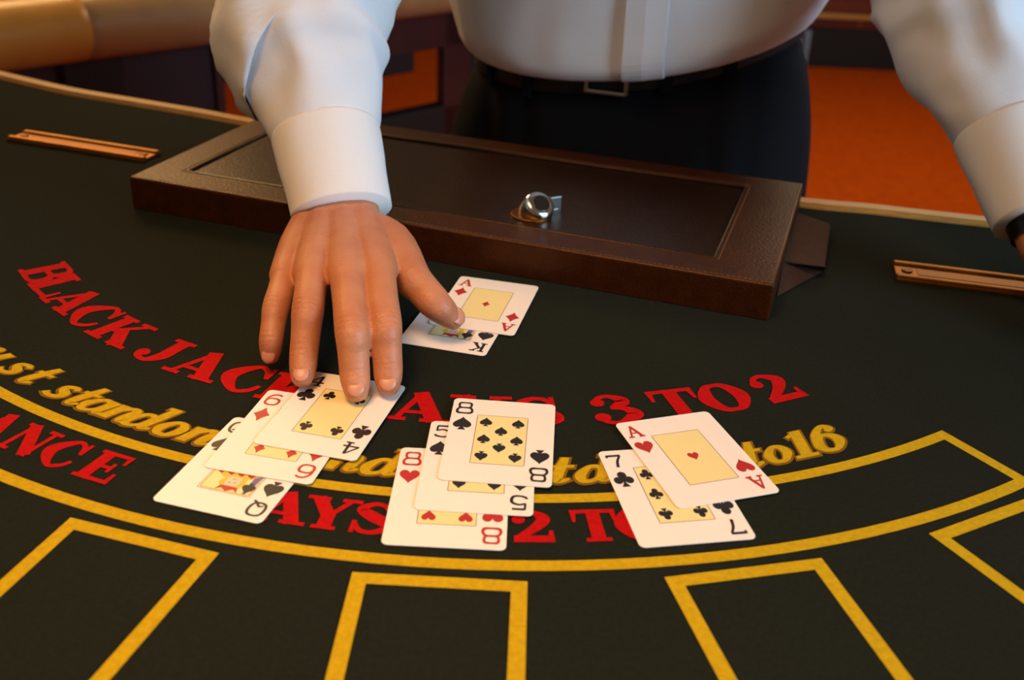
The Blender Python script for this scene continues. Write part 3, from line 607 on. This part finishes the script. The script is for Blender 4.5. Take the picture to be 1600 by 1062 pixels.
# --- trunk, legs, neck, head (all under cloth or above the frame)
HIP = Vector((0.121, 1.170, WZ)); CHEST = Vector((0.125, 1.085, .42)); NECK = Vector((.105, 1.00, .59)); HEAD = Vector((.075, .925, .715))
SR = CHEST - RT_*.17 + Vector((0, 0, .09)); SL = CHEST + RT_*.17 + Vector((0, 0, .09))
bm = bmesh.new()
tube(bm, [(*(HIP+Vector((0, 0, -.10))), .165, .105), (*HIP, .165, .105), (*(HIP.lerp(CHEST, .4)), .145, .095), (*CHEST, .175, .11), (*(CHEST+Vector((-.005, -.02, .10))), .15, .08)], 24, 5, up=-FW_)
tube(bm, [(*(NECK-Vector((0, -.04, .09))), .06, .06), (*NECK, .055, .055), (*(HEAD-Vector((0, -.02, .06))), .055, .055)], 18, 4, up=-FW_)
for s, S, E in ((-1, SR, El), (1, SL, LE)):
    tube(bm, [(*(CHEST+RT_*s*.08+Vector((0, 0, .08))), .07, .07), (*S, .062, .062), (*S.lerp(E, .5), .050, .050), (*E, .042, .042), (*(E.lerp(Wr if s < 0 else LW_, .35)), .038, .036)], 18, 4)
    hp = HIP + RT_*s*.095
    tube(bm, [(hp.x, hp.y, .02, .085, .09), (hp.x, hp.y, -.25, .078, .08), (hp.x, hp.y+.01, -.46, .056, .058), (hp.x, hp.y+.02, -.60, .052, .055), (hp.x, hp.y+.03, -.84, .036, .038), (hp.x, hp.y+.03, -.87, .036, .038)], 16, 4, up=-FW_)
ROTH = Matrix.Rotation(AX, 3, 'Z') @ Matrix.Rotation(R(28), 3, 'X')
ell(bm, HEAD, (.075, .095, .115), 24, ROTH)
ell(bm, HEAD+ROTH@Vector((0, -.03, -.055)), (.052, .058, .062), 18, ROTH)
ell(bm, HEAD+ROTH@Vector((0, -.097, -.018)), (.014, .018, .024), 12, ROTH)
ell(bm, HEAD+ROTH@Vector((0, -.086, -.062)), (.024, .010, .006), 12, ROTH)
ell(bm, HEAD+ROTH@Vector((0, -.083, -.074)), (.022, .010, .007), 12, ROTH)
ell(bm, HEAD+ROTH@Vector((0, -.086, .030)), (.05, .012, .010), 12, ROTH)
for s in (-1, 1): ell(bm, HEAD+ROTH@Vector((s*.077, .008, -.01)), (.008, .020, .032), 12, ROTH)
body = remesh(bm, 0.006, 3)
merge(body, hand); merge(body, hand2)
bo = pp('body', body, M['skin'])
def nail(J0, J1, r, wd, ln):
    t = (J1-J0).normalized(); up = Vector((0, -.45, 1)); n = (up - t*up.dot(t)).normalized(); s = t.cross(n)
    c = J1 + n*r*.68 - t*.001
    bm = bmesh.new(); rot = Matrix((s, t, n)).transposed(); ell(bm, c, (wd, ln, .0016), 12, rot); pp('fingernail', bm, M['nail'], bo)
for k, J in fing.items(): nail(J[2], J[3], frad[k][3], frad[k][3]*.72, .0058)
nail(thumb[2], thumb[3], trad[3], .0068, .0068)
for s in (-1, 1):
    bm = bmesh.new(); ell(bm, HEAD+ROTH@Vector((s*.030, -.083, .008)), (.0135, .0125, .010), 14, ROTH, 0); ell(bm, HEAD+ROTH@Vector((s*.030, -.0925, .007)), (.0055, .004, .0055), 10, ROTH, 1); pp('eye', bm, [M['eye'], M['iris']], bo)
bm = bmesh.new(); ell(bm, HEAD+ROTH@Vector((0, .014, .030)), (.082, .096, .104), 24, ROTH); pp('hair', bm, M['hair'], bo)

# --- shirt: trunk and both sleeves, with folds
def folds(amp, f1=14.0, stretch=(1, 1, 1), off=0.0):
    def d(p, t, th):
        q = Vector((p.x*stretch[0], p.y*stretch[1], p.z*stretch[2]))*f1 + Vector((off, off*.7, 0))
        n1 = noise.noise(q); n2 = noise.noise(q*2.3+Vector((5, 1, 7)))
        return amp*((1-abs(n1)*2.2)*.8 + n2*.45)
    return d
bm = bmesh.new()
WT = lambda x, k=1.0: k*(0.13*x + 0.55*x*x)      # the waist line rises towards the left hip
def section(c, a, b, tilt, e=2.3, seg=72, am=0.0, off=0.0, lean=0.0):
    out = []
    for k in range(seg):
        th = 2*math.pi*k/seg; cs, sn = math.cos(th), math.sin(th)
        x = a*math.copysign(abs(cs)**(2/e), cs); y = b*math.copysign(abs(sn)**(2/e), sn)
        p = Vector(c) + RT_*x + FW_*y + Vector((0, 0, -tilt*sn + WT(x, lean)))
        if am:
            dirn = (RT_*x + FW_*y).normalized()
            p += dirn*am*(noise.noise(Vector((p.x*16, p.y*16, p.z*7+off)))+.5*noise.noise(Vector((p.x*40, p.y*40, p.z*12))))
        out.append(p)
    return out
def loft(bm, secs, closed_ends=False):
    RG = [[bm.verts.new(p) for p in s] for s in secs]
    for A, B in zip(RG, RG[1:]):
        n = len(A)
        for k in range(n): f = bm.faces.new((A[k], A[(k+1) % n], B[(k+1) % n], B[k])); f.smooth = True
    return RG
SH = [ # z, forward shift, half width, half depth, drop at the front
 (.054, .000, .158, .116, .000), (.045, .004, .170, .128, .006), (.042, .008, .181, .139, .012), (.047, .010, .189, .146, .014), (.062, .012, .197, .150, .014),
 (.090, .014, .205, .150, .012), (.120, .020, .207, .148, .008), (.160, .030, .210, .145, .004), (.22, .045, .212, .140, 0), (.30, .065, .21, .135, 0), (.38, .085, .205, .125, 0), (.45, .105, .185, .105, 0), (.50, .125, .13, .08, 0), (.535, .145, .075, .068, 0)]
rows = catmull(SH, 3)
loft(bm, [section((HIP.x+FW_.x*f, HIP.y+FW_.y*f, z+WZ), a, b, t, 2.3, 96, 0.006 if .06 < z < .46 else .001, 0, max(0, 1-max(0, z-.06)/.3)) for z, f, a, b, t in rows])
def sleeve(bm, pts, amp, off, seg=56):
    tube(bm, pts, seg, 14, cap=False, disp=lambda p, t, th: folds(amp, 19, (1, 1, .8), off)(p, t, th)*min(1, 6*(1-t)+.12)*min(1, .3+t*3))
CR = [at(536, 330, .056), None]
cuffdir = (El-Wr).normalized()
C0 = Wr + cuffdir*.006; C1 = Wr + cuffdir*.070
sleeve(bm, [(*(SR+Vector((.03, .02, .02))), .085, .085), (*SR, .083, .083), (*SR.lerp(El, .5), .070, .072), (*El, .064, .066), (*El.lerp(Wr, .25), .060, .058), (*El.lerp(C1, .6), .050, .048), (*C1, .0405, .036)], .0085, 3.0)
ldir = (LE-LW_).normalized()
D0 = LW_ + ldir*.036; D1 = LW_ + ldir*.110
sleeve(bm, [(*(SL+Vector((-.03, .02, .02))), .085, .085), (*SL, .083, .083), (*SL.lerp(LE, .5), .076, .076), (*LE, .062, .064), (*LE.lerp(LW_, .25), .060, .060), (*LE.lerp(D1, .6), .056, .054), (*D1, .044, .040)], .0095, 11.0)
shirt = pp('shirt', bm, M['shirt'])
def cuff(a, b, rs, ru, rs2, ru2, m='cuff'):
    bm = bmesh.new(); d = (b-a)
    tube(bm, [(*(a+d*.02), rs-.003, ru-.003), (*a, rs-.0005, ru-.0005), (*(a-d*.01), rs, ru), (*(a+d*.5), (rs+rs2)/2, (ru+ru2)/2), (*b, rs2, ru2), (*(b+d*.03), rs2-.003, ru2-.003)], 48, 4, cap=False, disp=lambda p, t, th: .0008*noise.noise(p*40))
    return pp('cuff', bm, M[m], shirt)
cR = cuff(C0, C1, .0385, .0310, .0425, .0380); cL = cuff(D0, D1, .0420, .0350, .0460, .0420)
# cuff button
def frame_of(a, b):
    t = (b-a).normalized(); s = t.cross(Vector((0, 0, 1))).normalized(); return t, s, s.cross(t)
t3, s3, u3 = frame_of(C1, C0)
bm = bmesh.new(); th = R(-10); bp_ = C0.lerp(C1, .35) + (s3*-1)*math.cos(th)*.0395 + u3*math.sin(th)*.033
cyl(bm, bp_, .0055, .003, -s3, 16, .0008); pp('button', bm, M['button'], cR, False)
# button placket down the front
bm = bmesh.new(); Lp = []; Rp = []
for z, f, a, b, t in rows[4:34]:
    ctr = Vector((HIP.x+FW_.x*f, HIP.y+FW_.y*f, z+WZ))
    row = []
    for x, ex in ((.022, -.004), (.022, .0065), (.041, .008), (.061, .0065), (.061, -.004)):
        yy = b*(1-abs(x/a)**2.3)**(1/2.3); row.append(bm.verts.new(ctr + RT_*x + FW_*(yy+ex) + Vector((0, 0, -t + WT(x, max(0, 1-max(0, z-.06)/.3))))))
    Lp.append(row)
for A, B in zip(Lp, Lp[1:]):
    for k in range(4): bm.faces.new((A[k], A[k+1], B[k+1], B[k]))
bm.faces.new(Lp[0][::-1]); bm.faces.new(Lp[-1]); bmesh.ops.recalc_face_normals(bm, faces=bm.faces)
pp('placket', bm, M['shirt'], shirt, False)
for z in (.19, .28, .37):
    k = min(range(len(rows)), key=lambda i: abs(rows[i][0]-z) + (1 if i < 12 else 0)); _, f, a, b, t = rows[k]
    p = Vector((HIP.x+FW_.x*f, HIP.y+FW_.y*f, rows[k][0]+WZ)) + RT_*.041 + FW_*(b*(1-(.041/a)**2.3)**(1/2.3)+.009)
    bm = bmesh.new(); cyl(bm, p, .0055, .003, FW_, 16, .0008); pp('button', bm, M['button'], shirt, False)
bm = bmesh.new(); tube(bm, [(*(NECK+Vector((0, .03, -.03))), .072, .070), (*(NECK+Vector((0, .01, .01))), .066, .064), (*(NECK+Vector((0, .025, -.02))), .080, .076)], 32, 4, up=-FW_, cap=False); pp('collar', bm, M['shirt'], shirt)
# watch at the left wrist
bm = bmesh.new(); wl = LW_+ldir*.026; tube(bm, [(*(wl-ldir*.006), .0325, .026), (*(wl+ldir*.006), .0325, .026)], 32, 1, cap=False); ww = pp('watch_strap', bm, M['watch'])

# --- trousers, belt, buckle
bm = bmesh.new()
TR = [(.066, 0, .156, .120), (.040, 0, .164, .125), (.02, 0, .173, .130), (-.01, 0, .188, .136), (-.06, 0, .203, .140), (-.12, 0, .210, .140), (-.16, 0, .208, .134)]
rowsT = catmull(TR, 4)
def pleat(p, x, z):
    d = 0
    for px_, w_ in ((-.095, .010), (.098, .010), (.135, .012), (-.14, .012)): d += -.006*math.exp(-((x-px_-(.06-z)*.10)/w_)**2)
    d += -.003*math.exp(-((x+.004)/.004)**2)
    return d
secs = []
for z, f, a, b in rowsT:
    s = section((HIP.x, HIP.y, z+WZ), a, b, .006, 2.4, 120, 0, 0, 1.25*max(0, min(1, (z+.12)/.16)))
    for i, p in enumerate(s):
        x = (p-HIP).dot(RT_); y = (p-HIP).dot(FW_)
        if y > 0: s[i] = p + FW_*pleat(p, x, z)
    secs.append(s)
RG = loft(bm, secs)
for s in (-1, 1):
    hp = HIP + RT_*s*.104
    tube(bm, [(hp.x, hp.y, -.04, .106, .130), (hp.x, hp.y, -.13, .102, .118), (hp.x, hp.y+.005, -.45, .085, .095), (hp.x, hp.y+.02, -.70, .075, .085), (hp.x, hp.y+.02, -.885, .072, .085)], 32, 5, up=-FW_, cap=False, disp=lambda p, t, th: .003*noise.noise(p*14))
tro = pp('trousers', bm, M['trousers'])
bm = bmesh.new(); sec = [section((HIP.x, HIP.y, z+WZ), a, b, .006, 2.35, 96, 0, 0, 1.25) for z, a, b in ((.020, .173, .130), (.020, .1785, .1345), (.021, .1795, .1355), (.052, .1695, .1325), (.053, .1685, .1315), (.053, .160, .124))]
loft(bm, sec); belt = pp('belt', bm, M['belt'])
def on_front(x, z, out=0.0):
    a, b = .176, .1345; yy = b*(1-abs(x/a)**2.35)**(1/2.35); return HIP + RT_*x + FW_*(yy+out) + Vector((0, 0, z-.006+WT(x, 1.25)))
bm = bmesh.new(); bc = on_front(.002, .038, .004)
for dx, dz, sx, sz in ((0, .0165, .044, .005), (0, -.0165, .044, .005), (-.0205, 0, .005, .036), (.0205, 0, .005, .036)):
    q = bc + RT_*dx + Vector((0, 0, dz)); box(bm, q, (sx, .005, sz), AX, .0016)
buck = tag(pp('belt_buckle', bm, M['chrome'], belt, False), 'chrome belt buckle')
for x in (.062, .120, -.085, -.135):
    bm = bmesh.new(); q = on_front(x, .038, .0035); yaw = AX + math.atan2(0, 1) - x*2.2*0.0
    n_ = (on_front(x+.002, .038)-on_front(x-.002, .038)); box(bm, q, (.011, .004, .048), math.atan2(n_.y, n_.x), .001); pp('belt_loop', bm, M['trousers'], tro, False)
for s in (-1, 1):
    hp = HIP + RT_*s*.10; bm = bmesh.new()
    tube(bm, [(*(Vector((hp.x, hp.y, FLOOR+.045))-FW_*.05), .036, .044), (*(Vector((hp.x, hp.y, FLOOR+.046))+FW_*.04), .040, .045), (*(Vector((hp.x, hp.y, FLOOR+.034))+FW_*.13), .045, .032), (*(Vector((hp.x, hp.y, FLOOR+.026))+FW_*.185), .034, .024)], 20, 4); pp('shoe', bm, M['shoe'])

# ------------------------------------------------------------------ the gaming table behind, at the left
RZ = -0.05
r0_, r1_ = at(0, 56, RZ), at(690, -20, RZ)
rdir = (r1_-r0_); rdir.z = 0; RL = rdir.length; rdir.normalize(); rback = Vector((-rdir.y, rdir.x, 0)); RANG = math.atan2(rdir.y, rdir.x)
GB = r0_ + rdir*RL*.5
gt = thing('gaming_table', 'gaming table behind at the left with a tan padded armrest and dark base', 'gaming table', (GB.x, GB.y, FLOOR))
GI = Matrix.Translation((-GB.x, -GB.y, -FLOOR))
def gpart(name, bm, m, parent=None, smooth=False):
    bmesh.ops.transform(bm, matrix=GI, verts=bm.verts); return link(name, bm, m, parent or gt, smooth)
PB = r0_ + rback*.03                                   # upright plane of the base panels
def onp(px, py): d = ray(px, py); return EYE + d*((PB-EYE).dot(rback)/d.dot(rback))
def upos(px, py): return (onp(px, py)-PB).dot(rdir)
RR = .058
def railp(u, r=RR, dz=0.0): p = r0_ + rdir*u + Vector((0, 0, dz)); return (p.x, p.y, p.z, r, r*1.0)
us = (at(140, 48, RZ)-r0_).dot(rdir)
def bulge(u0, u1): return [railp(u0, RR*.90), railp(u0+.004, RR*.97), railp(u0+.02, RR), railp((u0+u1)/2, RR), railp(u1-.02, RR), railp(u1-.004, RR*.97), railp(u1, RR*.90)]
bm = bmesh.new(); tube(bm, bulge(-.75, us-.002), 28, 3); tag(gpart('armrest_pad', bm, M['rail2']), 'golden tan padded armrest section at the left end')
bm = bmesh.new(); tube(bm, bulge(us+.002, us+1.25), 28, 3); tag(gpart('armrest_pad', bm, M['rail']), 'beige padded armrest section beside the golden one')
def panel(name, pxa, pxb, m, py=120, ztop=None, zbot=FLOOR, th=.03, off=0.0, lab=None):
    ua, ub = upos(pxa, py), upos(pxb, py); zt = RZ-.02 if ztop is None else ztop
    c = PB + rdir*(ua+ub)/2 + rback*(off+th/2); bm = bmesh.new(); box(bm, (c.x, c.y, (zt+zbot)/2), (ub-ua, th, zt-zbot), RANG, .003); o = gpart(name, bm, m)
    if lab: tag(o, lab)
panel('base_panel', -500, 88, M['plum']); panel('post', 96, 188, M['black'], th=.06, off=-.012); panel('base_panel', 190, 333, M['plum']); panel('post', 333, 346, M['maroon'], th=.05, off=-.01)
panel('apron', 346, 1100, M['maroon'], py=80, zbot=onp(670, 78).z)
panel('drawer_box', 400, 648, M['black'], py=95, ztop=onp(670, 78).z+.002, zbot=onp(632, 115).z, th=.05, off=.0)
panel('post', 695, 735, M['maroon'], py=120); panel('post', 735, 1000, M['black'], py=120)
panel('foot_rail', 346, 1000, M['black'], py=160, ztop=onp(670, 171).z, th=.05)
# table bed joining armrest and base
ctr = r0_ + rdir*.45 + rback*.36
bm = bmesh.new(); box(bm, (ctr.x, ctr.y, RZ+.01), (2.3, .62, .03), RANG, .004); gpart('felt_top', bm, M['felt'])

# ------------------------------------------------------------------ the bar counter far behind, at the right
b0 = at(1300, 106, FLOOR); bar = thing('bar_counter', 'mahogany bar counter with black plinth and pale rail far behind on orange carpet', 'counter', (b0.x, b0.y, FLOOR))
BI = Matrix.Translation((-b0.x, -b0.y, -FLOOR))
def bpart(name, bm, m, parent=None, smooth=False):
    bmesh.ops.transform(bm, matrix=BI, verts=bm.verts); return link(name, bm, m, parent or bar, smooth)
zp = aty(1320, 44, b0.y).z; zr = aty(1320, 25, b0.y).z
bm = bmesh.new(); box(bm, (b0.x+.1, b0.y+.30, (FLOOR+zp)/2), (3.2, .6, zp-FLOOR), 0, .005); bpart('plinth', bm, M['black'])
for k in range(5):
    bm = bmesh.new(); box(bm, (b0.x+.1-1.28+.64*k, b0.y+.30, zp+.40), (.634, .62, .80), 0, .006); bpart('front_panel', bm, M['mahog'])
bm = bmesh.new(); box(bm, (b0.x+.1, b0.y+.28, zp+.82), (3.3, .74, .04), 0, .01); bpart('counter_top', bm, M['mahog'])
bm = bmesh.new(); tube(bm, [(b0.x-1.5, b0.y-.04, zr, .017), (b0.x+1.7, b0.y-.04, zr, .017)], 12, 1); bpart('foot_rail', bm, M['oak'])
for px in (1268, 1342, 1416, 1200):
    p = aty(px, 35, b0.y); bm = bmesh.new(); cyl(bm, (p.x, b0.y-.02, zr), .010, .05, (0, 1, 0), 12); cyl(bm, (p.x, b0.y-.012, zr-.035), .008, .03, (0, 1, 0), 12); bpart('rail_bracket', bm, M['oak'])
# pale blue grey tapered support
yb = b0.y-.10; A_ = aty(1242, 47, yb); B_ = aty(1269, 46, yb); C_ = aty(1259, 107, yb); D_ = aty(1250, 108, yb)
zt = A_.z; zb = FLOOR; bm = bmesh.new()
for x0, x1, x2, x3 in ((A_.x, (A_.x*.62+B_.x*.38), (C_.x+D_.x)/2-.002, D_.x), ((A_.x*.38+B_.x*.62), B_.x, C_.x, (C_.x+D_.x)/2+.002)):
    v = [bm.verts.new(q) for q in ((x0, yb, zt), (x1, yb, zt), (x1, yb+.03, zt), (x0, yb+.03, zt), (x3, yb, zb), (x2, yb, zb), (x2, yb+.03, zb), (x3, yb+.03, zb))]
    for f in ((3, 2, 1, 0), (4, 5, 6, 7), (0, 1, 5, 4), (1, 2, 6, 5), (2, 3, 7, 6), (3, 0, 4, 7)): bm.faces.new([v[i] for i in f])
bmesh.ops.recalc_face_normals(bm, faces=bm.faces)
tag(bpart('support', bm, M['bluegrey']), 'pale blue grey support narrowing to the floor')
